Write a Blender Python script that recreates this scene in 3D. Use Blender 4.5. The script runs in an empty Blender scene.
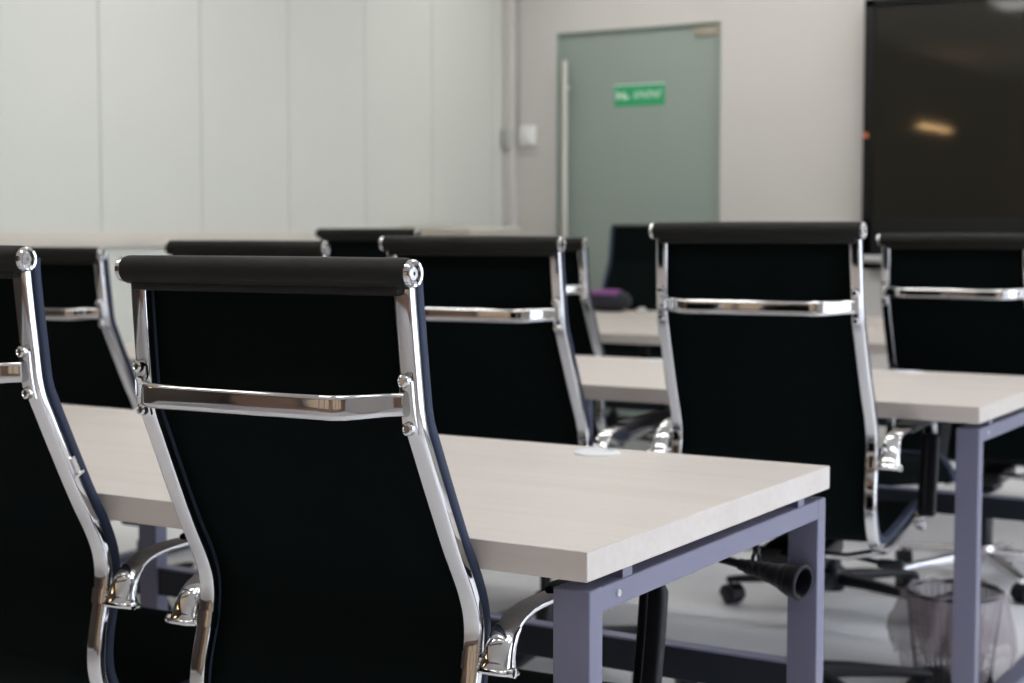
import bpy, bmesh, math, random
from mathutils import Vector, Matrix
random.seed(7)
PI = math.pi
SC = bpy.context.scene
COL = SC.collection
H_EYE = 1.135

# ------------------------------------------------------------------ materials
def newmat(name):
    m = bpy.data.materials.new(name); m.use_nodes = True
    nt = m.node_tree
    return m, nt, nt.nodes['Principled BSDF']

def simple(name, col, rough=0.5, metal=0.0, spec=0.5, bump=0.0, bscale=200.0, coat=0.0, var=0.0, vscale=3.0):
    m, nt, b = newmat(name)
    b.inputs['Base Color'].default_value = (*col, 1)
    b.inputs['Roughness'].default_value = rough
    b.inputs['Metallic'].default_value = metal
    b.inputs['Specular IOR Level'].default_value = spec
    b.inputs['Coat Weight'].default_value = coat
    tc = nt.nodes.new('ShaderNodeTexCoord')
    if bump:
        n = nt.nodes.new('ShaderNodeTexNoise'); n.inputs['Scale'].default_value = bscale
        n.inputs['Detail'].default_value = 3
        bp = nt.nodes.new('ShaderNodeBump'); bp.inputs['Strength'].default_value = bump
        bp.inputs['Distance'].default_value = 0.002
        nt.links.new(tc.outputs['Object'], n.inputs['Vector'])
        nt.links.new(n.outputs['Fac'], bp.inputs['Height'])
        nt.links.new(bp.outputs['Normal'], b.inputs['Normal'])
    if var:
        n2 = nt.nodes.new('ShaderNodeTexNoise'); n2.inputs['Scale'].default_value = vscale
        r = nt.nodes.new('ShaderNodeValToRGB')
        r.color_ramp.elements[0].position = 0.3; r.color_ramp.elements[1].position = 0.7
        r.color_ramp.elements[0].color = (*[c * (1 - var) for c in col], 1)
        r.color_ramp.elements[1].color = (*[min(1, c * (1 + var)) for c in col], 1)
        nt.links.new(tc.outputs['Object'], n2.inputs['Vector'])
        nt.links.new(n2.outputs['Fac'], r.inputs['Fac'])
        nt.links.new(r.outputs['Color'], b.inputs['Base Color'])
    return m

def wood(name, c0, c1):
    m, nt, b = newmat(name)
    b.inputs['Roughness'].default_value = 0.42
    tc = nt.nodes.new('ShaderNodeTexCoord')
    mp = nt.nodes.new('ShaderNodeMapping'); mp.inputs['Scale'].default_value = (1.3, 30, 30)
    n = nt.nodes.new('ShaderNodeTexNoise'); n.inputs['Scale'].default_value = 2.2
    n.inputs['Detail'].default_value = 6; n.inputs['Roughness'].default_value = 0.6
    mp2 = nt.nodes.new('ShaderNodeMapping'); mp2.inputs['Scale'].default_value = (0.7, 5, 5)
    n2 = nt.nodes.new('ShaderNodeTexNoise'); n2.inputs['Scale'].default_value = 2.0
    mx = nt.nodes.new('ShaderNodeMath'); mx.operation = 'ADD'
    hf = nt.nodes.new('ShaderNodeMath'); hf.operation = 'MULTIPLY'; hf.inputs[1].default_value = 0.5
    r = nt.nodes.new('ShaderNodeValToRGB')
    r.color_ramp.elements[0].position = 0.36; r.color_ramp.elements[1].position = 0.66
    r.color_ramp.elements[0].color = (*c0, 1); r.color_ramp.elements[1].color = (*c1, 1)
    L = nt.links.new
    L(tc.outputs['Object'], mp.inputs['Vector']); L(mp.outputs['Vector'], n.inputs['Vector'])
    L(tc.outputs['Object'], mp2.inputs['Vector']); L(mp2.outputs['Vector'], n2.inputs['Vector'])
    L(n.outputs['Fac'], mx.inputs[0]); L(n2.outputs['Fac'], mx.inputs[1])
    L(mx.outputs[0], hf.inputs[0]); L(hf.outputs[0], r.inputs['Fac'])
    L(r.outputs['Color'], b.inputs['Base Color'])
    bp = nt.nodes.new('ShaderNodeBump'); bp.inputs['Strength'].default_value = 0.12
    bp.inputs['Distance'].default_value = 0.001
    L(n.outputs['Fac'], bp.inputs['Height']); L(bp.outputs['Normal'], b.inputs['Normal'])
    return m

def fabric(name, col, rough=0.75, spec=0.25):
    m, nt, b = newmat(name)
    b.inputs['Base Color'].default_value = (*col, 1)
    b.inputs['Roughness'].default_value = rough
    b.inputs['Specular IOR Level'].default_value = spec
    tc = nt.nodes.new('ShaderNodeTexCoord')
    w1 = nt.nodes.new('ShaderNodeTexWave'); w1.bands_direction = 'X'; w1.inputs['Scale'].default_value = 260
    w2 = nt.nodes.new('ShaderNodeTexWave'); w2.bands_direction = 'Z'; w2.inputs['Scale'].default_value = 260
    ad = nt.nodes.new('ShaderNodeMath'); ad.operation = 'ADD'
    bp = nt.nodes.new('ShaderNodeBump'); bp.inputs['Strength'].default_value = 0.25
    bp.inputs['Distance'].default_value = 0.0006
    L = nt.links.new
    for w in (w1, w2): L(tc.outputs['Object'], w.inputs['Vector'])
    L(w1.outputs['Fac'], ad.inputs[0]); L(w2.outputs['Fac'], ad.inputs[1])
    L(ad.outputs[0], bp.inputs['Height']); L(bp.outputs['Normal'], b.inputs['Normal'])
    return m

def emit(name, col, s):
    m, nt, b = newmat(name)
    b.inputs['Base Color'].default_value = (*col, 1)
    b.inputs['Emission Color'].default_value = (*col, 1)
    b.inputs['Emission Strength'].default_value = s
    return m

def film(name, tint, haze, rough=0.3):
    """thin see-through plastic / glass sheet"""
    m, nt, b = newmat(name)
    b.inputs['Base Color'].default_value = (*tint, 1); b.inputs['Roughness'].default_value = rough
    tr = nt.nodes.new('ShaderNodeBsdfTransparent'); tr.inputs['Color'].default_value = (1, 1, 1, 1)
    mx = nt.nodes.new('ShaderNodeMixShader'); mx.inputs[0].default_value = haze
    out = nt.nodes['Material Output']
    nt.links.new(tr.outputs[0], mx.inputs[1]); nt.links.new(b.outputs[0], mx.inputs[2])
    nt.links.new(mx.outputs[0], out.inputs['Surface'])
    return m

M = dict(
    chrome=simple('polished_chrome', (0.60, 0.595, 0.60), 0.055, 1.0),
    chrome_soft=simple('brushed_chrome', (0.74, 0.73, 0.75), 0.24, 1.0),
    mesh=fabric('black_mesh_fabric', (0.0022, 0.0042, 0.0042), 0.8, 0.05),
    roll=simple('black_leatherette', (0.0075, 0.0075, 0.0065), 0.6, 0, 0.22, 0.25, 500),
    edge=simple('navy_black_edging', (0.017, 0.026, 0.055), 0.55, 0, 0.3, 0.3, 900),
    sleeve=simple('black_arm_leather', (0.004, 0.004, 0.006), 0.45, 0, 0.22, 0.2, 400),
    plastic=simple('black_plastic', (0.006, 0.007, 0.010), 0.4, 0, 0.3, 0.1, 300),
    rubber=simple('black_rubber', (0.005, 0.005, 0.009), 0.5, 0, 0.25, 0.25, 500),
    brass=simple('brass', (0.75, 0.48, 0.2), 0.25, 1.0),
    wood=wood('pale_ash_laminate', (0.475, 0.425, 0.388), (0.53, 0.488, 0.455)),
    frame=simple('grey_lavender_powder_coat', (0.128, 0.128, 0.190), 0.45, 0, 0.5, 0.12, 700),
    steel=simple('dark_blue_grey_steel', (0.012, 0.016, 0.024), 0.5, 0, 0.25, 0.1, 500),
    white=simple('white_plastic', (0.78, 0.78, 0.77), 0.4, 0, 0.5, 0.05, 300),
    grey=simple('grey_plastic', (0.42, 0.42, 0.40), 0.5, 0, 0.5, 0.05, 300),
    grommet=simple('pale_grey_plastic', (0.62, 0.63, 0.65), 0.35, 0, 0.5, 0.05, 300),
    wall_l=simple('satin_wall_panels', (0.605, 0.615, 0.565), 0.5, 0, 0.4, 0.04, 20, 0, 0.015, 1.2),
    wall=simple('painted_plaster', (0.565, 0.55, 0.525), 0.8, 0, 0.3, 0.15, 120, 0, 0.02, 1.5),
    wall_dim=simple('brown_plaster', (0.36, 0.235, 0.17), 0.8, 0, 0.3, 0.15, 120, 0, 0.02, 1.5),
    darkwood=wood('dark_brown_panelling', (0.036, 0.028, 0.022), (0.060, 0.046, 0.036)),
    gap=simple('panel_gap', (0.30, 0.30, 0.27), 0.8),
    ceil=simple('ceiling_board', (0.75, 0.75, 0.73), 0.85, 0, 0.3, 0.1, 60),
    dado=simple('beige_rail', (0.60, 0.56, 0.50), 0.5, 0, 0.4, 0.05, 100, 0, 0.03, 4),
    beige=simple('beige_laminate', (0.58, 0.52, 0.44), 0.5, 0, 0.4, 0.05, 100, 0, 0.03, 4),
    door=simple('frosted_green_glass', (0.275, 0.330, 0.295), 0.42, 0, 0.5, 0.03, 40, 0, 0.03, 1),
    dframe=simple('door_lining', (0.30, 0.36, 0.32), 0.5),
    brushed=simple('brushed_bronze_fitting', (0.42, 0.38, 0.31), 0.4, 0.7),
    handle=simple('satin_steel', (0.62, 0.60, 0.54), 0.35, 0.85),
    green=simple('exit_green', (0.025, 0.34, 0.14), 0.5),
    signwhite=simple('sign_white', (0.62, 0.78, 0.66), 0.5),
    bezel=simple('black_bezel', (0.005, 0.006, 0.006), 0.45, 0, 0.2),
    screen=simple('dark_glass_screen', (0.018, 0.017, 0.013), 0.045, 0, 0.42),
    orange=simple('orange_sticker', (0.6, 0.16, 0.06), 0.5),
    purple=simple('purple_fabric', (0.17, 0.05, 0.18), 0.7, 0, 0.3, 0.3, 300),
    bagdark=simple('dark_fabric', (0.02, 0.02, 0.028), 0.7, 0, 0.3, 0.3, 300),
    wire=simple('black_wire_mesh', (0.012, 0.012, 0.014), 0.4, 0.3),
    bag=film('thin_bin_liner', (0.34, 0.29, 0.31), 0.48, 0.2),
    bagfill=simple('crumpled_bag', (0.05, 0.042, 0.05), 0.25, 0, 0.5, 0.6, 25),
    glass=film('window_glass', (0.9, 0.95, 1.0), 0.06, 0.02),
    winframe=simple('window_frame_dark', (0.05, 0.05, 0.055), 0.5),
    warm=emit('warm_tube', (1.0, 0.62, 0.28), 22.0),
    led=emit('led_panel', (1.0, 0.98, 0.945), 4.7),  # glow of the added ceiling fill panels
)

def floor_mat():
    m, nt, b = newmat('pale_vinyl_floor')
    tc = nt.nodes.new('ShaderNodeTexCoord')
    n = nt.nodes.new('ShaderNodeTexNoise'); n.inputs['Scale'].default_value = 6; n.inputs['Detail'].default_value = 5
    r = nt.nodes.new('ShaderNodeValToRGB')
    r.color_ramp.elements[0].color = (0.84, 0.84, 0.87, 1); r.color_ramp.elements[1].color = (0.89, 0.89, 0.91, 1)
    nt.links.new(tc.outputs['Object'], n.inputs['Vector']); nt.links.new(n.outputs['Fac'], r.inputs['Fac'])
    nt.links.new(r.outputs['Color'], b.inputs['Base Color'])
    b.inputs['Roughness'].default_value = 0.28
    return m
M['floor'] = floor_mat()

# ------------------------------------------------------------------ mesh helpers
class MB:
    def __init__(s): s.bm = bmesh.new()
    def box(s, x0, x1, y0, y1, z0, z1, bev=0.0, seg=2):
        t = bmesh.new()
        bmesh.ops.create_cube(t, size=1)
        bmesh.ops.scale(t, vec=(x1 - x0, y1 - y0, z1 - z0), verts=t.verts)
        bmesh.ops.translate(t, vec=((x0 + x1) / 2, (y0 + y1) / 2, (z0 + z1) / 2), verts=t.verts)
        if bev: bmesh.ops.bevel(t, geom=t.edges[:], offset=bev, segments=seg, affect='EDGES', profile=0.5)
        return s.join(t)
    def join(s, t, mat=None):
        if mat is not None: bmesh.ops.transform(t, matrix=mat, verts=t.verts)
        me = bpy.data.meshes.new('tmp'); t.to_mesh(me); t.free()
        s.bm.from_mesh(me); bpy.data.meshes.remove(me)
        return s
    def loft(s, rings, cap=True, closed=False):
        bm = s.bm; V = [[bm.verts.new(p) for p in r] for r in rings]
        n = len(V[0]); m = len(V)
        for i in range(m if closed else m - 1):
            a, b = V[i], V[(i + 1) % m]
            for j in range(n):
                bm.faces.new((a[j], a[(j + 1) % n], b[(j + 1) % n], b[j]))
        if cap and not closed:
            bm.faces.new(list(reversed(V[0]))); bm.faces.new(V[-1])
        return s
    def tube(s, pts, r, n=12, sec=None, up=(1, 0, 0), cap=True, closed=False):
        """sweep a circle (radius r, or list of radii) along points"""
        P = [Vector(p) for p in pts]; rings = []
        N = len(P)
        for i in range(N):
            if closed: t = P[(i + 1) % N] - P[i - 1]
            else: t = P[min(i + 1, N - 1)] - P[max(i - 1, 0)]
            t.normalize(); u = Vector(up)
            if abs(t.dot(u)) > 0.95: u = Vector((0, 0, 1)) if abs(t.z) < .9 else Vector((0, 1, 0))
            a = (u - t * t.dot(u)).normalized(); b = t.cross(a)
            rr = r[i] if isinstance(r, (list, tuple)) else r
            rings.append([P[i] + a * rr * math.cos(2 * PI * k / n) + b * rr * math.sin(2 * PI * k / n) for k in range(n)])
        return s.loft(rings, cap, closed)
    def lathe(s, prof, n=24, mat=None, cap=True):
        """prof: (r, z) list about Z"""
        t = MB()
        t.loft([[Vector((r * math.cos(2 * PI * k / n), r * math.sin(2 * PI * k / n), z)) for k in range(n)] for r, z in prof], cap)
        return s.join(t.bm, mat)
    def build(s, name, mat, parent=None, smooth=True, angle=40):
        bm = s.bm
        bmesh.ops.recalc_face_normals(bm, faces=bm.faces)
        me = bpy.data.meshes.new(name); bm.to_mesh(me); bm.free()
        if smooth:
            for p in me.polygons: p.use_smooth = True
            me.set_sharp_from_angle(angle=math.radians(angle))
        me.materials.append(M[mat])
        o = bpy.data.objects.new(name, me); COL.objects.link(o)
        if parent: o.parent = parent
        return o

def tag(o, label, cat, group=None, kind=None):
    o['label'] = label; o['category'] = cat
    if group: o['group'] = group
    if kind: o['kind'] = kind
    return o
def empty(name, loc, rz=0.0):
    o = bpy.data.objects.new(name, None); COL.objects.link(o)
    o.location = loc; o.rotation_euler = (0, 0, rz); o.empty_display_size = 0.1
    return o
def copy_tree(o, parent=None):
    c = o.copy(); COL.objects.link(c)
    if parent: c.parent = parent
    for ch in [x for x in COL.objects if x.parent == o]: copy_tree(ch, c)
    return c
def struct(o):
    o['kind'] = 'structure'; return o
def catmull(P, k=8):
    P = [Vector(p) for p in P]
    Q = [2 * P[0] - P[1]] + P + [2 * P[-1] - P[-2]]; o = []
    for i in range(1, len(Q) - 2):
        a, b, c, d = Q[i - 1:i + 3]
        for j in range(k):
            t = j / k
            o.append(.5 * ((2 * b) + (c - a) * t + (2 * a - 5 * b + 4 * c - d) * t * t + (3 * b - a - 3 * c + d) * t ** 3))
    o.append(P[-1]); return o

# ------------------------------------------------------------------ chair
# side profile of the rail: (forward, down from the head roll axis)
PROF = [(0.0, -0.006), (0.0, -0.035), (0.0098, -0.1363), (0.0175, -0.1938), (0.036, -0.238), (0.0919, -0.3547), (0.127, -0.420),
        (0.1395, -0.460), (0.1362, -0.5052), (0.121, -0.570), (0.120, -0.625), (0.142, -0.675), (0.185, -0.708), (0.245, -0.722),
        (0.33, -0.722), (0.45, -0.712), (0.57, -0.702), (0.635, -0.700), (0.668, -0.715), (0.685, -0.745)]
PATH = [(p.x, p.y) for p in catmull([Vector((a, b, 0)) for a, b in PROF], 5)]
def half(z): return (0.418 - 0.0478 * max(z, -0.72)) / 2
def frames(path):
    out = []
    for i, (y, z) in enumerate(path):
        a = path[max(i - 1, 0)]; b = path[min(i + 1, len(path) - 1)]
        ty, tz = b[0] - a[0], b[1] - a[1]; l = math.hypot(ty, tz); ty /= l; tz /= l
        out.append((y, z, -tz, ty))          # front normal
    return out
FR = frames(PATH)
def rr(hw, d0, d1, r, n=3):
    """rounded rectangle (lateral a, depth b)"""
    pts = []
    for cx, cy, a0 in ((hw - r, d1 - r, 0), (-hw + r, d1 - r, 90), (-hw + r, d0 + r, 180), (hw - r, d0 + r, 270)):
        for k in range(n + 1):
            a = math.radians(a0 + 90 * k / n); pts.append((cx + r * math.cos(a), cy + r * math.sin(a)))
    return pts
def at_fr(f, lx, a, b): return Vector((lx + a, f[0] + f[2] * b, f[1] + f[3] * b))

DS = 0.42     # forward distance of the gas column from the back
def make_chair():
    root = empty('office_chair', (0, 0, 0))
    O = lambda y: y - DS
    Z0 = 1.10                                    # height of head roll axis in the prototype
    def mk(mb, name, mat, parent, angle=40):
        bmesh.ops.translate(mb.bm, vec=(0, -DS, Z0), verts=mb.bm.verts)
        return mb.build(name, mat, parent, angle=angle)
    # sling: one sheet from head roll to front edge, edges wrapped round a bead
    s = MB(); sec = []
    rings = []
    for f in FR:
        w = half(f[1]) - 0.004
        ring = []
        for a, b in ((-w, .024), (-w * .5, .0225), (0, .022), (w * .5, .0225), (w, .024), (w, .032), (w * .5, .030), (0, .0295), (-w * .5, .030), (-w, .032)):
            ring.append(at_fr(f, 0, a, b))
        rings.append(ring)
    s.loft(rings)
    mk(s, 'seat_sling', 'mesh', root)
    for sd in (-1, 1):
        r = MB()
        # chrome rail
        r.loft([[at_fr(f, sd * half(f[1]), a, b) for a, b in rr(.0130, 0, .0165, .0052, 5)] for f in FR])
        # retaining channel with bright lips
        r.loft([[at_fr(f, sd * half(f[1]), a, b) for a, b in rr(.005, .016, .024, .0015, 1)] for f in FR])
        rail = mk(r, 'side_rail', 'chrome', root)
        e = MB()
        e.loft([[at_fr(f, sd * half(f[1]), a, b) for a, b in rr(.010, .0215, .0385, .0065)] for f in FR])
        mk(e, 'sling_edging', 'edge', rail)
        # clamp collar where the arm bolts on
        fi = min(range(len(FR)), key=lambda i: abs(FR[i][1] + .503) + (abs(FR[i][0] - .133) > .03))
        cl = MB()
        for k, (hw, d0, d1) in enumerate(((.0137, -.0022, .0175),)):
            cl.loft([[at_fr(FR[i], sd * half(FR[i][1]), a, b) for a, b in rr(hw, d0, d1, .0045)] for i in range(fi - 1, fi + 2)])
        mk(cl, 'arm_clamp', 'chrome', rail)
    # head roll: capsule with a seam flap below
    y0, rad, hl, zr = -0.002, 0.0188, 0.229, -0.0085
    h = MB()
    R = [(-hl + .0045, .0165), (-hl + .0055, .0175), (-hl + .010, rad), (-hl * .5, rad * 1.02), (0, rad * 1.03), (hl * .5, rad * 1.02), (hl - .010, rad), (hl - .0055, .0175), (hl - .0045, .0165)]
    h.loft([[Vector((x, y0 + q * math.cos(2 * PI * k / 24), zr + q * math.sin(2 * PI * k / 24))) for k in range(24)] for x, q in R])
    h.box(-.212, .212, -.011, .014, -.0355, -.018, .005, 2)
    head = mk(h, 'head_roll', 'roll', root)
    for sd in (-1, 1):
        c = MB()
        c.lathe([(0, -.006), (.0160, -.006), (.0172, -.004), (.0165, -.002), (.0176, -.0005), (.0176, .0045), (.0160, .0070), (.0128, .0066), (.0116, .0005), (.0092, .0003), (.0086, .0040), (.0076, .0046), (.0026, .0046), (.0022, .001), (0, .001)], 40,
                Matrix.Translation((sd * (hl - .0032), y0, zr)) @ Matrix.Scale(.96, 4) @ Matrix.Rotation(sd * PI / 2, 4, 'Y'))
        mk(c, 'end_cap', 'chrome_soft' if False else 'chrome', head, 30)
    # crossbar bowed out behind the back
    zb = -.166
    hb = half(zb)
    b = MB(); rings = []
    for i in range(25):
        t = -1 + i / 12
        x = t * hb
        q = min(1, (1 - abs(t)) / .32); q = q * q * (3 - 2 * q)
        yb = .006 - .050 * q - .006 * (1 - t * t); zz = zb + .001 - .003 * q
        hh = .0150 + .0012 * q; dd = .0085
        nx = 0
        rings.append([Vector((x, yb + p, zz + q2)) for p, q2 in rr(dd, -hh, hh, .0075, 5)])
    b.loft(rings)
    bar = mk(b, 'back_crossbar', 'chrome', root)
    for sd in (-1, 1):
        p = MB()
        i0 = min(range(len(FR)), key=lambda i: abs(FR[i][1] + .130)); i1 = min(range(len(FR)), key=lambda i: abs(FR[i][1] + .201))
        p.loft([[at_fr(FR[i], sd * (half(FR[i][1]) - .001), a, bb) for a, bb in rr(.010, -.006, .002, .003)] for i in range(i0, i1 + 1)])
        mk(p, 'mount_plate', 'chrome', bar)
        for zk in (-.136, -.194):
            i = min(range(len(FR)), key=lambda i: abs(FR[i][1] - zk)); f = FR[i]
            k = MB(); c = at_fr(f, sd * (half(f[1]) - .001), 0, -.005)
            k.lathe([(0, -.004), (.0085, -.004), (.0088, .002), (.0078, .0060), (.0050, .0080), (.0040, .0065), (0, .0065)], 18, Matrix.Translation(c) @ Matrix.Rotation(PI / 2, 4, 'X'))
            mk(k, 'bolt', 'chrome', bar, 30)
    # arms
    AP = [(.143, -.516), (.145, -.503), (.153, -.484), (.171, -.465), (.203, -.452), (.26, -.448), (.36, -.449), (.48, -.449), (.568, -.452), (.603, -.464), (.613, -.495), (.606, -.56), (.593, -.63), (.584, -.68), (.581, -.706)]
    ap = [(p.x, p.y) for p in catmull([Vector((a, c, 0)) for a, c in AP], 5)]
    AF = frames([(y, z) for y, z in ap])
    # for a path that rises then runs forward the "front normal" points outward/up; width along X
    for sd in (-1, 1):
        a = MB(); rings = []
        n = len(AF)
        for i, f in enumerate(AF):
            t = i / (n - 1)
            u = min(1, i / 13)
            hw = .0165; th = .0045
            lx = sd * (half(-.5) + .038)
            if t > .9: lx -= sd * .030 * (t - .9) / .1
            rings.append([at_fr(f, lx, p, q) for p, q in rr(hw, -th, th, min(th, hw) * .7, 4)])
        a.loft(rings)
        bell = []
        for i, hw, th in ((0, .0275, .0215), (0, .0285, .0225), (1, .0255, .0195), (2, .0240, .0180), (4, .0228, .0168), (7, .0215, .0150), (10, .0203, .0125), (13, .0195, .0095), (15, .0188, .0065), (15, .0160, .003)):
            f = AF[i]; o_ = -.003 if (i == 0 and hw < .028) else 0
            ring = []
            for k in range(28):
                an = 2 * PI * k / 28
                p = hw * math.copysign(abs(math.cos(an)) ** .75, math.cos(an)); q = th * math.copysign(abs(math.sin(an)) ** .75, math.sin(an))
                ring.append(at_fr(f, sd * (half(-.5) + .038), p, q) + Vector((0, 0, o_)))
            bell.append(ring)
        a.loft(bell)
        lx = sd * (half(-.5) + .036)
        a.tube([(sd * (half(-.5) + .013), .143, -.508), (lx, .143, -.508)], .0075, 14)
        a.lathe([(0, -.004), (.0065, -.004), (.0075, 0), (.0065, .005), (.003, .006), (0, .006)], 16, Matrix.Translation((lx + sd * .026, .136, -.514)) @ Matrix.Rotation(sd * PI / 2, 4, 'Y'))
        # foot that meets the seat rail
        a.box(min(sd * half(-.7), sd * (half(-.5) + .03)), max(sd * half(-.7), sd * (half(-.5) + .03)), .566, .595, -.715, -.702, .003)
        arm = mk(a, 'arm', 'chrome', root)
        for lo, hi in ((27, 43), (50, 67)):
            pdm = MB(); rings = []
            for i in range(lo, hi + 1):
                f = AF[i]; e = .75 if i in (lo, hi) else 1
                rings.append([at_fr(f, sd * (half(-.5) + .038), p, q) for p, q in rr(.0215 * e, -.0115 * e, .0125 * e, .007 * e, 4)])
            pdm.loft(rings)
            # raised zip seam along the sleeve
            pdm.loft([[at_fr(AF[i], sd * (half(-.5) + .038) - sd * .006, p, q) for p, q in rr(.0022, -.0132, -.0100, .001, 1)] for i in range(lo + 1, hi)])
            mk(pdm, 'arm_pad', 'sleeve', arm)
    # spreader bars and mechanism under the seat
    u = MB()
    for yy in (.33, .50):
        i = min(range(len(PATH)), key=lambda i: abs(PATH[i][0] - yy) + (PATH[i][1] > -.68))
        z = PATH[i][1] - .010
        w = half(-.7) - .008
        u.tube([(-w, yy, z), (-w * .6, yy, z - .022), (w * .6, yy, z - .022), (w, yy, z)], .009, 10, up=(0, 1, 0))
    mk(u, 'seat_spreader', 'chrome', root)
    m = MB()
    m.box(-.075, .075, .30, .53, -.785, -.742, .012)
    m.box(-.045, .045, .355, .485, -.82, -.78, .012)
    m.tube([(.07, .40, -.768), (.13, .40, -.768), (.20, .39, -.775)], .006, 8)
    m.box(.185, .245, .375, .405, -.785, -.766, .006)
    m.tube([(0, .30, -.765), (0, .24, -.765)], .022, 14)
    mk(m, 'tilt_mechanism', 'plastic', root)
    g = MB()
    g.lathe([(0, .06), (.027, .06), (.027, .21), (.024, .215), (.0145, .216), (.0145, Z0 - .76), (0, Z0 - .76)], 20)
    g.build('gas_column', 'plastic', root)
    # five-star base with castors
    s = MB()
    s.lathe([(0, .055), (.036, .055), (.042, .075), (.042, .105), (.034, .125), (.028, .125), (0, .125)], 24)
    ca = []
    for k in range(5):
        a = 2 * PI * k / 5 + PI / 2
        R_ = Matrix.Rotation(a, 4, 'Z')
        t = MB(); rings = []
        for x, zc, hw, hh in ((.03, .092, .023, .019), (.12, .090, .020, .016), (.22, .083, .017, .012), (.29, .077, .015, .010), (.318, .074, .014, .008)):
            rings.append([Vector((x, q, zc + p)) for q, p in rr(hw, -hh, hh, .007, 3)])
        t.loft(rings); s.join(t.bm, R_)
        ca.append(a)
    base = s.build('star_base', 'plastic', root)
    proto = None
    for a in ca:
        c = MB()
        c.lathe([(0, .045), (.006, .045), (.006, .068), (0, .068)], 10)
        for sd in (-1, 1):
            c.lathe([(0, -.009), (.019, -.009), (.025, -.006), (.025, .006), (.019, .009), (0, .009)], 20, Matrix.Translation((-.008, sd * .013, .0255)) @ Matrix.Rotation(PI / 2, 4, 'X'))
        rings = []
        for q in range(9):
            an = math.radians(-10 + q * 25)
            rings.append([Vector((-.008 + .029 * math.cos(an), yy, .0255 + .029 * math.sin(an))) if yy_ == 0 else Vector((-.008 + .0265 * math.cos(an), yy, .0255 + .0265 * math.sin(an))) for yy, yy_ in ((-.022, 0), (.022, 0), (.022, 1), (-.022, 1))])
        c.loft(rings)
        rot = Matrix.Translation((.305 * math.cos(a), .305 * math.sin(a), 0)) @ Matrix.Rotation(a + random.uniform(-1.2, 1.2), 4, 'Z') @ Matrix.Scale(1.15, 4)
        bmesh.ops.transform(c.bm, matrix=rot, verts=c.bm.verts)
        c.build('castor', 'plastic', base)
    return root

LOWER = ('star_base', 'castor')
def place(o, X, Y, yaw, zt, base_rot, label, base_mat=None, k=1.0):
    """X, Y: middle of the back at head height; yaw in degrees; zt: height of the head roll axis"""
    y = math.radians(yaw)
    o.location = (X - DS * k * math.sin(y), Y + DS * k * math.cos(y), 0); o.rotation_euler = (0, 0, y); o.scale = (k, k, k)
    dz = zt / k - 1.10
    for ch in [c for c in COL.objects if c.parent == o]:
        n = ch.name.split('.')[0]
        if n == 'star_base':
            ch.rotation_euler = (0, 0, math.radians(base_rot))
            if base_mat:
                ch.data = ch.data.copy(); ch.data.materials[0] = M[base_mat]
        elif n != 'gas_column': ch.location = (0, 0, dz)
    # the column's piston follows the seat height
        else:
            ch.data = ch.data.copy()
            for v in ch.data.vertices:
                if v.co.z > .3: v.co.z += dz
    tag(o, label, 'chair', 'black mesh office chairs at the desks')

CH0 = make_chair()
CHAIRS = [
    (-1.2848, 1.4988, 1.67, 1.0956, 20, 'black mesh office chair in sharp focus, whole back seen before the nearest desk'),
    (-1.9324, 1.4837, 4.29, 1.107, 50, 'black mesh office chair cut off by the left photo edge at the nearest desk'),
    (-1.3115, 3.1112, 6.46, 1.147, 11.5, 'tall black mesh office chair standing behind the right end of the nearest desk'),
    (-1.9785, 3.0345, 5.98, 1.117, 40, 'black mesh office chair right behind the sharply focused one, above the nearest desk grommet'),
    (-3.365, 3.00, 4.0, 1.085, 15, 'black mesh office chair half hidden at far left, beyond the edge-cut chair'),
    (-2.605, 2.98, 8.0, 1.105, 30, 'black mesh office chair whose head roll alone shows above the sharply focused chair'),
    (-3.58, 4.78, 2.0, 1.140, 5, 'black mesh office chair whose top shows beside the beige cabinet, hidden by nearer chairs'),
    (-2.81, 4.66, 3.0, 1.108, 55, 'black mesh office chair mostly hidden, right rail showing left of the purple bag'),
    (-1.345, 4.70, 1.0, 1.122, 0, 'black mesh office chair below the wall screen, cut off by the right edge'),
    (-1.969, 4.815, -131, 1.148, 171.5, 'black office chair hidden behind the tall chair, star base showing near waste bin'),
    (-3.82, 7.62, 181, 1.168, 10, 'black office chair turned to face the camera, in front of the frosted glass door'),
]
for i, (X, Y, yaw, zt, br, lab) in enumerate(CHAIRS):
    o = CH0 if i == 0 else copy_tree(CH0)
    place(o, X, Y, yaw, zt, br, lab, 'chrome_soft' if i == 8 else None, 0.985 if i == 0 else 1.0)

# small bright clip on the edge of the chair cut by the photo's left border
def fr_at(z):
    i = max(k for k in range(len(FR) - 40) if FR[k][1] >= z)
    a, b = FR[i], FR[i + 1]; t = (a[1] - z) / (a[1] - b[1])
    return tuple(p + (q - p) * t for p, q in zip(a, b))
cp = MB()
cp.loft([[at_fr(fr_at(z), half(z) + .0125, a, b) for a, b in rr(.003, .010, .020, .0015, 2)] for z in (-.298, -.306, -.314, -.322)])
cp.loft([[at_fr(fr_at(z), half(z) + .0135, a, b) for a, b in rr(.003, .007, .025, .0012, 2)] for z in (-.322, -.326)])
bmesh.ops.translate(cp.bm, vec=(0, -DS, 1.10), verts=cp.bm.verts)
o = cp.build('edge_clip', 'chrome', bpy.data.objects['office_chair.001'])
o.location = (0, 0, 1.107 - 1.10); o['label'] = 'small bright metal clip on the sling edge'

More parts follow.
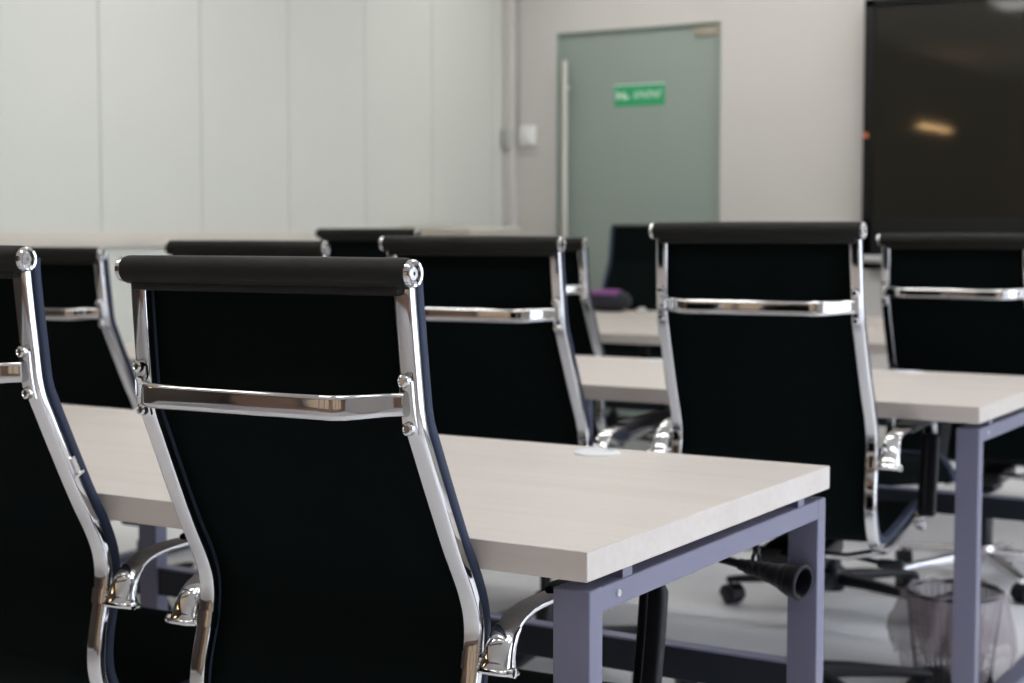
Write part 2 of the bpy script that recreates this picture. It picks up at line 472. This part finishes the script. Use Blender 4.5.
# ------------------------------------------------------------------ desks
DL, DD, DT, DH = 1.57, 0.83, 0.038, 0.75
def make_desk():
    """origin: floor under the front right corner; extends to -X and +Y"""
    root = empty('desk', (0, 0, 0))
    t = MB(); t.box(-DL + .001, -.001, 0, DD, DH - DT, DH, .0012, 1)
    t.build('desk_top', 'wood', root)
    z1 = DH - DT - .013
    for x1 in (-.003, -1.481):
        x0 = x1 - .052
        f = MB(); ya, yb = .010, DD - .012
        f.box(x0, x1, ya, ya + .034, 0.0, z1, .0015, 1)
        f.box(x0, x1, yb - .034, yb, 0.0, z1, .0015, 1)
        f.box(x0 + .0005, x1 - .0005, ya + .001, yb - .001, z1 - .032, z1 - .0003, .0015, 1)
        f.box(x0 + .0005, x1 - .0005, ya + .001, yb - .001, .003, .030, .0015, 1)
        fr = f.build('end_frame', 'frame', root)
        for y in (.115, DD - .115):
            sp = MB(); sp.box(x0 + .008, x1 - .003, y - .013, y + .013, z1 - .001, DH - DT + .001)
            sp.build('spacer', 'frame', fr)
        if x1 > -.1:
            fr['right_end'] = 1
            b = MB()
            b.lathe([(0, 0), (.0055, 0), (.0045, .002), (0, .0025)], 14, Matrix.Translation((x1, .085, z1 - .016)) @ Matrix.Rotation(PI / 2, 4, 'Y'))
            b.build('screw', 'grey', fr)
    s = MB()
    s.box(-1.481, -.055, DD - .042, DD - .014, .362, .4195, .0015, 1)
    st = s.build('stretcher', 'steel', root)
    s = MB(); s.box(-1.481, -.055, DD - .044, DD - .012, .4185, .4225, .001, 1)
    s.build('stretcher_lip', 'frame', st)
    for gx in (-.40, -1.17):
        g = MB()
        g.lathe([(0, 0), (.041, 0), (.041, .0025), (.038, .0045), (.030, .005), (.0295, .0035), (0, .0035)], 32, Matrix.Translation((gx, DD - .072, DH)))
        g.build('cable_grommet', 'grommet', root)
    return root
XE = (-0.909, -0.938, -0.932, -0.932)
ROWS = [(1.653, 'first row'), (3.50, 'second row'), (5.33, 'third row'), (6.165, 'fourth row')]
DESKL = {
    (0, 0): 'nearest pale wood desk, its sharp right corner and grey frame in the foreground',
    (0, 1): 'pale wood desk left of the nearest one, glimpsed between the two foreground chairs',
    (1, 0): 'pale wood desk in the second row, right corner over the waste bin',
    (1, 1): 'pale wood desk of the second row at left, seen behind the row of chair backs',
    (2, 0): 'pale wood desk in the third row, in front of the wall screen',
    (2, 1): 'pale wood desk in the third row, its front edge below the purple bag',
    (3, 0): 'pale wood desk in the farthest row, below the wall screen',
    (3, 1): 'pale wood desk in the farthest row with the purple bag lying on it',
}
D0 = make_desk()
for r, (Y, _) in enumerate(ROWS):
    for c in range(2):
        o = D0 if (r, c) == (0, 0) else copy_tree(D0)
        if c:     # the middle frame is shared with the neighbouring desk
            for ch in [x for x in COL.objects if x.parent == o and x.get('right_end')]:
                for g in [x for x in COL.objects if x.parent == ch]: bpy.data.objects.remove(g)
                bpy.data.objects.remove(ch)
        for ch in [x for x in COL.objects if x.parent == o and x.name.startswith('end_frame') and not x.get('right_end')]:
            ch.location.x = .06 if r == 1 else 0
        o.location = (XE[r] - c * DL, Y + (0.001 if r == 3 else 0), 0)
        tag(o, DESKL[(r, c)], 'desk', 'pale wood desks in rows')

# ------------------------------------------------------------------ socket connector under the nearest desk
def connector():
    ax = Vector((.975, -.20, -.10)).normalized()
    P = Vector((-.928, 2.405, .568))
    rot = ax.to_track_quat('Z', 'Y').to_matrix().to_4x4()
    root = empty('extension_cord_socket', P)
    m = MB()
    m.lathe([(0, -.104), (.0085, -.104), (.0095, -.092), (.0108, -.091), (.0108, -.087), (.0098, -.086), (.0115, -.080), (.0115, -.076), (.0104, -.075), (.0128, -.068), (.0128, -.064), (.0120, -.063), (.0145, -.058), (.0150, -.052), (.0142, -.051), (.0175, -.036), (.0175, -.033), (.0195, -.030), (.0225, -.022), (.0225, -.018), (.0245, -.016), (.0255, -.004), (.0262, .000), (.0262, .003), (.0240, .0048), (.0205, .0045), (.0200, -.012), (.0195, -.026), (0, -.026)], 36, rot)
    m.build('plug_body', 'rubber', root)
    root.scale = (1.16, 1.16, 1.16)
    for sgn in (-1, 1):
        c = MB(); c.box(-.002, .002, -.001, .001, -.024, .000); 
        bmesh.ops.transform(c.bm, matrix=rot @ Matrix.Translation((0, sgn * .0188, 0)), verts=c.bm.verts)
        c.build('earth_clip', 'brass', root, False)
    h = MB()
    for sgn in (-1, 1):
        h.lathe([(.0035, -.0262), (.0035, -.0235), (.0022, -.0235), (.0022, -.0262)], 12, rot @ Matrix.Translation((sgn * .0095, 0, 0)), cap=False)
    h.build('contact_hole', 'plastic', root)
    # cable running back beneath the top
    e = rot @ Vector((0, 0, -.10))
    pts = catmull([e, e + Vector((-.04, .006, .004)), e + Vector((-.10, .012, .006)), e + Vector((-.18, .012, .020)), e + Vector((-.26, .005, .07)), e + Vector((-.34, -.01, .108))], 8)
    k = MB(); k.tube(pts, .0065, 12, up=(0, 0, 1)); k.build('cable', 'rubber', root)
    q = MB()
    cx = e + Vector((.020, .002, .008))
    q.tube([cx + Vector((0, .012 * math.cos(a), .012 * math.sin(a))) for a in [2 * PI * i / 16 for i in range(16)]], .003, 8, closed=True)
    q.box(cx.x - .004, cx.x + .004, cx.y - .003, cx.y + .003, cx.z + .010, (.700 - P.z) / 1.16, .001, 1)
    q.build('cable_clip', 'plastic', root)
    tag(root, 'round black rubber socket on a cable hanging below the nearest desk top', 'extension cord socket')
connector()

# ------------------------------------------------------------------ waste bin with liner
def bin_():
    root = empty('waste_bin', (-1.108, 3.93, 0))
    Hb, r0, r1 = .232, .092, .118
    w = MB()
    nw = 40
    for k in range(nw):
        a = 2 * PI * k / nw
        w.tube([(r0 * math.cos(a), r0 * math.sin(a), .008), (r1 * math.cos(a), r1 * math.sin(a), Hb)], .0016, 5)
    for j in range(1, 5):
        t = j / 5; r = r0 + (r1 - r0) * t
        w.tube([(r * math.cos(2 * PI * i / 40), r * math.sin(2 * PI * i / 40), .008 + (Hb - .008) * t) for i in range(40)], .0016, 5, up=(0, 0, 1), closed=True)
    w.build('wire_basket', 'wire', root)
    rm = MB(); rm.tube([(r1 * math.cos(2 * PI * i / 48), r1 * math.sin(2 * PI * i / 48), Hb) for i in range(48)], .0055, 8, up=(0, 0, 1), closed=True)
    rm.build('rim', 'plastic', root)
    b = MB(); b.lathe([(0, 0), (r0 + .004, 0), (r0 + .006, .012), (r0, .018), (0, .018)], 40); b.build('bin_base', 'plastic', root)
    # liner: inside, over the rim, hanging outside in loose folds
    def ring(r, z, amp, ph, zamp=0):
        out = []
        for i in range(96):
            a = 2 * PI * i / 96
            n = math.sin(7 * a + ph) * .5 + math.sin(13 * a + 2 * ph) * .35 + math.sin(23 * a + ph * 3) * .25
            out.append(Vector(((r + amp * n) * math.cos(a), (r + amp * n) * math.sin(a), z + zamp * math.sin(5 * a + ph) + zamp * .6 * math.sin(11 * a))))
        return out
    l = MB()
    l.loft([ring(.066, .04, .004, 0), ring(.086, .10, .005, .4), ring(.098, .18, .005, .8), ring(.109, .22, .003, 1.1), ring(.117, Hb + .010, .003, 1.5, .003),
            ring(.127, Hb - .004, .005, 1.9, .004), ring(.140, Hb - .05, .009, 2.2, .006), ring(.150, Hb - .09, .013, 2.6, .016), ring(.154, Hb - .13, .014, 2.8, .022), ring(.145, Hb - .17, .013, 3.0, .026)], cap=False)
    l.build('bin_liner', 'bag', root)
    f = MB(); bmesh.ops.create_icosphere(f.bm, subdivisions=4, radius=.078)
    for v in f.bm.verts:
        d = v.co.normalized(); n = math.sin(9 * d.x + 4 * d.y) * math.sin(8 * d.z + 2) + .5 * math.sin(17 * d.y + 6 * d.x)
        v.co *= 1 + .07 * n; v.co.z *= 1.05
    bmesh.ops.translate(f.bm, vec=(.0, 0, .145), verts=f.bm.verts)
    o = f.build('crumpled_rubbish', 'bagfill', root)
    tag(root, 'black wire waste bin with a loose clear liner under the second desk', 'waste bin')
bin_()

# ------------------------------------------------------------------ purple bag and small items on the far desk
def soft_bag():
    root = empty('pencil_bag', (-3.63, 6.80, .75), math.radians(8))
    b = MB(); rings = []
    n = 24
    for i in range(n + 1):
        t = -1 + 2 * i / n
        e = (1 - abs(t) ** 3.2) ** .5 if abs(t) < 1 else 0.0
        e = max(e, .12)
        x = t * .118
        rings.append([Vector((x, .055 * e * math.copysign(abs(math.cos(a)) ** .75, math.cos(a)), .052 + .052 * e * math.copysign(abs(math.sin(a)) ** .75, math.sin(a)))) for a in [2 * PI * k / 20 + .01 for k in range(20)]])
    b.loft(rings)
    b.build('bag_body', 'bagdark', root)
    p = MB(); rings = []
    for i in range(13):
        t = -.80 + 1.3 * i / 12
        e = (1 - abs(t) ** 3.2) ** .5
        rr_ = []
        for k in range(9):
            a = math.radians(-205 + 185 * 0 + k * (-1) * 0) if False else math.radians(45 + 14 * k)
            rr_.append((a, 1.03))
        ring = [Vector((t * .118, .055 * e * s_ * math.copysign(abs(math.cos(a)) ** .75, math.cos(a)), .056 + .052 * e * s_ * math.copysign(abs(math.sin(a)) ** .75, math.sin(a)))) for a, s_ in rr_]
        ring += [Vector((t * .118, .055 * e * .97 * math.copysign(abs(math.cos(a)) ** .75, math.cos(a)), .052 + .052 * e * .97 * math.copysign(abs(math.sin(a)) ** .75, math.sin(a)))) for a, s_ in reversed(rr_)]
        rings.append(ring)
    p.loft(rings)
    p.build('bag_flap', 'purple', root)
    z = MB(); z.tube(catmull([(-.085, -.046, .078), (-.03, -.055, .080), (.03, -.055, .080), (.085, -.046, .078)], 6), .003, 8); z.build('zip', 'bagdark', root)
    tag(root, 'small purple and black soft bag lying on the farthest desk', 'bag')
soft_bag()
m = MB()
m.lathe([(0, 0), (.022, 0), (.024, .006), (.021, .018), (.012, .026), (0, .028)], 24)
m.box(-.004, .004, -.022, -.010, .012, .024, .002)
o = m.build('computer_mouse', 'grey'); o.location = (-3.44, 6.78, .75); o.scale = (1, 1.5, 1)
tag(o, 'small pale grey computer mouse on the farthest desk right of the purple bag', 'computer mouse')

# ------------------------------------------------------------------ room
DW, LW, RW, BW, CH = 8.0, -4.957, 2.0, -3.2, 2.95
f = MB(); f.box(LW - .1, RW + .1, BW - .1, DW + .1, -.1, 0); struct(f.build('floor', 'floor', smooth=False))
c = MB(); c.box(LW - .1, RW + .1, BW - .1, DW + .1, CH, CH + .1); struct(c.build('ceiling', 'ceil', smooth=False))
# left wall of tall panels
w = MB()
y = 4.766 - .614 * 13
while y < DW:
    y0, y1 = max(y, BW), min(y + .614, DW)
    if y1 > y0: w.box(LW - .03, LW, y0 + .0022, y1 - .0022, 0, CH)
    y += .614
wl = struct(w.build('wall_left', 'wall_l', smooth=False))
w = MB(); w.box(LW - .10, LW - .008, BW - .1, DW + .1, 0, CH); g = w.build('panel_gap', 'gap', wl, smooth=False)
w = MB()
for k in range(8): w.box(LW, LW + .018, 1.45 - .58 * (k + 1) + .004, 1.45 - .58 * k, 0.08, CH, .003, 1)
w.build('wood_cladding', 'darkwood', wl)
t = MB(); t.box(LW, LW + .022, 1.46, 6.86, 1.075, 1.136, .003); struct(t.build('trim_1', 'dado'))
b = MB(); b.box(LW, LW + .012, BW, 6.86, 0, .08, .002); struct(b.build('baseboard_left', 'wall_l'))
# wall with door
X0, X1, DTOP = -4.618, -3.584, 2.284
w = MB()
w.box(LW - .1, X0, DW, DW + .12, 0, CH); w.box(X1, RW + .1, DW, DW + .12, 0, CH); w.box(X0, X1, DW, DW + .12, DTOP, CH)
struct(w.build('wall_back', 'wall', smooth=False))
b = MB(); b.box(X1 + .02, RW, DW - .012, DW, 0, .08, .002); struct(b.build('baseboard_back', 'wall'))
door = struct(empty('door_1', ((X0 + X1) / 2, DW, 0)))
cx = (X0 + X1) / 2; hw = (X1 - X0) / 2
l = MB(); l.box(-hw + .006, hw - .006, .03, .042, .008, DTOP - .006); l.build('glass_leaf', 'door', door, smooth=False)
l = MB(); l.box(-hw, -hw + .006, .0, .08, 0, DTOP); l.box(hw - .006, hw, .0, .08, 0, DTOP); l.box(-hw, hw, 0, .08, DTOP - .006, DTOP)
l.build('door_lining', 'dframe', door, smooth=False)
l = MB(); l.box(-hw, hw, .09, .115, 0, DTOP); l.build('door_backing', 'door', door, smooth=False)
l = MB(); l.box(hw - .175, hw - .007, .022, .050, DTOP - .075, DTOP - .008, .003); l.build('patch_fitting', 'brushed', door)
l = MB(); l.box(-hw + .006, -hw + .034, .020, .052, 1.02, 1.22, .003); l.build('lock_plate', 'brushed', door)
l = MB(); hx = -4.548 - cx
l.tube([(hx, -.03, .55), (hx, -.03, 2.12)], .017, 16)
for z in (.70, 1.97): l.tube([(hx, -.03, z), (hx, .032, z)], .009, 12)
l.build('door_handle', 'handle', door)
# exit sticker
s = empty('exit_sign', (-4.095, DW + .030, 1.910))
p = MB(); p.box(-.158, .158, -.004, -.001, -.062, .062, .001, 1); p.build('sign_plate', 'green', s)
p = MB()
def stroke(x0, x1, z0, z1): p.box(x0, x1, -.0055, -.0038, z0, z1)
# running figure and arrow at left, a row of letters at right, too blurred to read in the photo
stroke(-.145, -.128, -.020, .022); stroke(-.128, -.108, -.008, .006); stroke(-.106, -.090, -.022, .018); stroke(-.088, -.066, -.020, -.004)
for k in range(8):
    x = -.030 + k * .0215
    stroke(x, x + .006, -.018, .020)
    stroke(x + .006, x + .015, (-.018, .008, -.004)[k % 3], (-.006, .020, .008)[k % 3])
p.build('sign_mark', 'signwhite', s)
p = MB(); p.box(-.158, .158, -.0052, -.0036, .054, .061); p.build('sign_border', 'signwhite', s)
tag(s, 'green and white emergency exit sticker on the frosted glass door', 'exit sign')
# trunking in the corner and boxes
t = MB(); t.box(LW, LW + .072, DW - .05, DW, 0, CH, .004); struct(t.build('trim_2', 'wall'))
t = MB(); t.box(LW + .076, LW + .094, DW - .016, DW, 1.76, CH, .003); struct(t.build('trim_3', 'grey'))
r = empty('wall_switch', (-4.80, DW, 1.700))
p = MB(); p.box(-.047, .047, -.040, 0, -.060, .060, .006); p.build('switch_box', 'white', r)
p = MB(); p.box(-.026, .026, -.046, -.037, -.036, .036, .004); p.build('rocker', 'white', r)
tag(r, 'white switch box on the wall left of the frosted glass door', 'wall switch')
r = empty('wall_outlet_box', (LW + .036, DW - .05, 1.685))  # grey cable junction box on the corner trunking
p = MB(); p.box(-.030, .030, -.030, 0, -.055, .055, .005); p.build('box_body', 'grey', r)
p = MB(); p.box(-.024, .024, -.034, -.028, -.048, .048, .003); p.build('box_lid', 'grey', r)
tag(r, 'small grey outlet box in the room corner beside the white switch', 'outlet box')
# beige cabinet in the corner
r = empty('side_cabinet', (-4.71, 7.14, 0))
p = MB(); p.box(-.205, .205, -.235, .25, .05, 1.135, .003); p.build('cabinet_body', 'beige', r)
p = MB(); p.box(-.215, .215, -.255, .255, 1.135, 1.166, .003); p.build('cabinet_top', 'dado', r)
p = MB(); p.box(-.19, .19, -.20, .23, 0, .05); p.build('plinth', 'gap', r)
for sx in (-1, 1):
    p = MB(); p.box(min(sx * .003, sx * .2), max(sx * .003, sx * .2), -.252, -.236, .06, 1.125, .003); dd = p.build('cabinet_door', 'beige', r)
    p = MB(); p.lathe([(0, 0), (.005, 0), (.005, .012), (.011, .016), (.011, .022), (0, .024)], 16, Matrix.Translation((sx * .03, -.252, .75)) @ Matrix.Rotation(PI / 2, 4, 'X')); p.build('door_knob', 'handle', dd)
tag(r, 'pale beige cabinet by the wall in the far left corner', 'cabinet')
# wall screen
r = empty('wall_screen', (-1.645, DW, 0))
a, b_ = -1.10, 1.10; zt, zb = 2.325, .945
p = MB()
p.box(a, b_, -.085, 0, zb, zt, .006)
p.build('screen_housing', 'bezel', r)
p = MB()
for x0, x1, z0, z1 in ((a, a + .055, zb, zt), (b_ - .055, b_, zb, zt), (a, b_, zt - .045, zt), (a, b_, zb, zb + .26)):
    p.box(x0, x1, -.100, -.080, z0, z1, .004)
p.build('bezel', 'bezel', r)
p = MB(); p.box(a + .05, b_ - .05, -.092, -.084, zb + .25, zt - .04); p.build('display', 'screen', r, smooth=False)
p = MB(); p.box(a + .01, b_ - .01, -.108, -.098, zb + .035, zb + .075, .003); p.build('pen_tray', 'chrome_soft', r)
p = MB(); p.box(a + .004, a + .030, -.1015, -.099, 1.62, 1.645, .0005, 1); p.build('orange_sticker', 'orange', r)
tag(r, 'large black interactive screen mounted on the wall at the right', 'screen')
# right wall with three big windows, wall behind the camera
WINS = [(0.9, 3.1), (3.5, 5.7), (6.1, 7.7)]; WZ0, WZ1 = .25, 2.70
w = MB(); ys = [BW - .1] + [v for p_ in WINS for v in p_] + [DW + .1]
for i in range(0, len(ys), 2): w.box(RW, RW + .2, ys[i], ys[i + 1], 0, CH)
for y0, y1 in WINS: w.box(RW, RW + .2, y0, y1, 0, WZ0); w.box(RW, RW + .2, y0, y1, WZ1, CH)
struct(w.build('wall_right', 'wall', smooth=False))
w = MB()
FW = [(-4.2, -1.8), (-1.0, 1.2)]; xs = [LW - .1] + [v for p_ in FW for v in p_] + [RW + .1]
for i in range(0, len(xs), 2): w.box(xs[i], xs[i + 1], BW - .1, BW, 0, CH)
for x0, x1 in FW: w.box(x0, x1, BW - .1, BW, 0, WZ0); w.box(x0, x1, BW - .1, BW, WZ1, CH)
struct(w.build('wall_front', 'wall_dim', smooth=False))
for k, (y0, y1) in enumerate(WINS + FW):
    side = k >= len(WINS)
    r = struct(empty('window_%d' % (k + 1), ((y0 + y1) / 2, BW - .05, 0) if side else (RW + .1, (y0 + y1) / 2, 0)))
    if side: r.rotation_euler = (0, 0, -PI / 2)
    hwy = (y1 - y0) / 2
    p = MB(); q = .035
    for a_, b2 in ((-hwy, -hwy + 2 * q), (hwy - 2 * q, hwy), (-hwy / 3 - q, -hwy / 3 + q), (hwy / 3 - q, hwy / 3 + q)): p.box(-.03, .03, a_, b2, WZ0, WZ1)
    for z in (WZ0 + q, 1.95, WZ1 - q): p.box(-.028, .028, -hwy, hwy, z - q, z + q)
    p.build('window_frame', 'winframe', r, smooth=False)
    p = MB(); p.box(-.003, .003, -hwy + .01, hwy - .01, WZ0 + .01, WZ1 - .01); p.build('window_pane', 'glass', r, smooth=False)
    la = bpy.data.lights.new('daylight', 'AREA'); la.shape = 'RECTANGLE'; la.size = y1 - y0; la.size_y = WZ1 - WZ0
    la.cycles.is_portal = True
    lo = bpy.data.objects.new('daylight', la); COL.objects.link(lo); lo.location = ((y0 + y1) / 2, BW - .12, (WZ0 + WZ1) / 2) if side else (RW + .22, (y0 + y1) / 2, (WZ0 + WZ1) / 2)
    lo.rotation_euler = Vector((0, 1, 0) if side else (-1, 0, 0)).to_track_quat('-Z', 'Y').to_euler()
# added ceiling fill panels, out of view, brightening floor, desks and back wall
k = 0
for ix, X in enumerate((-4.1, -3.1, -2.1, -1.1, 0.1)):
    for iy, Y in enumerate((0.9, 2.98, 4.80, 7.2)):
        if X < -4 and Y < 4: continue
        r = empty('ceiling_light', (X, Y, CH))
        p = MB()
        for bx in ((-.31, -.28, -.31, .31), (.28, .31, -.31, .31), (-.28, .28, -.31, -.28), (-.28, .28, .28, .31)): p.box(bx[0], bx[1], bx[2], bx[3], -.022, 0, .002, 1)
        p.build('light_frame', 'white', r)
        p = MB(); p.box(-.281, .281, -.281, .281, -.016, -.006); p.build('diffuser', 'led', r, smooth=False)
        tag(r, 'square flat ceiling light panel above the rows of desks', 'ceiling light', 'ceiling light panels')

r = empty('wall_light', (LW, -.5, 2.2))
p = MB(); p.box(0, .03, -.06, .06, -.05, .05, .003); p.box(.03, .10, -.47, .47, -.035, -.005, .004); p.build('lamp_body', 'white', r)
p = MB(); p.box(.035, .095, -.46, .46, -.004, .026, .004); p.build('lamp_tube', 'warm', r)
tag(r, 'long warm wall light mirrored in the dark wall screen', 'wall light')
# ------------------------------------------------------------------ daylight
W = bpy.data.worlds.new('World'); SC.world = W; W.use_nodes = True
nt = W.node_tree; bg = nt.nodes['Background']
# overcast blue sky towards the right-hand windows, a sunlit warm facade behind the camera
tc = nt.nodes.new('ShaderNodeTexCoord'); sx = nt.nodes.new('ShaderNodeSeparateXYZ')
rm = nt.nodes.new('ShaderNodeValToRGB')
rm.color_ramp.elements[0].position = 0.15; rm.color_ramp.elements[1].position = 0.40
rm.color_ramp.elements[0].color = (0.085, 0.062, 0.040, 1); rm.color_ramp.elements[1].color = (0.80, 0.88, 1.0, 1)
ma = nt.nodes.new('ShaderNodeMath'); ma.operation = 'MULTIPLY_ADD'; ma.inputs[1].default_value = 0.5; ma.inputs[2].default_value = 0.5
nt.links.new(tc.outputs['Generated'], sx.inputs[0]); nt.links.new(sx.outputs['Y'], ma.inputs[0])
nt.links.new(ma.outputs[0], rm.inputs['Fac']); nt.links.new(rm.outputs['Color'], bg.inputs['Color'])
bg.inputs['Strength'].default_value = 3.9

# ------------------------------------------------------------------ camera
cd = bpy.data.cameras.new('camera'); cam = bpy.data.objects.new('camera', cd); COL.objects.link(cam)
cam.location = (0, 0, H_EYE)
cam.rotation_euler = (math.radians(90) - math.atan(109 / 1579), 0, math.radians(31.6))
cd.sensor_width = 36; cd.lens = 1579 / 1024 * 36
cd.clip_start = .05
cd.dof.use_dof = True; cd.dof.focus_distance = 1.90; cd.dof.aperture_fstop = 5.6
SC.camera = cam
SC.view_settings.view_transform = 'Standard'; SC.view_settings.look = 'None'
SC.view_settings.gamma = 1.0; SC.view_settings.use_curve_mapping = False
SC.view_settings.exposure = 0.66
SC.cycles.use_denoising = True
SC.cycles.max_bounces = 10; SC.cycles.diffuse_bounces = 6; SC.cycles.transparent_max_bounces = 16
SC.cycles.caustics_reflective = False
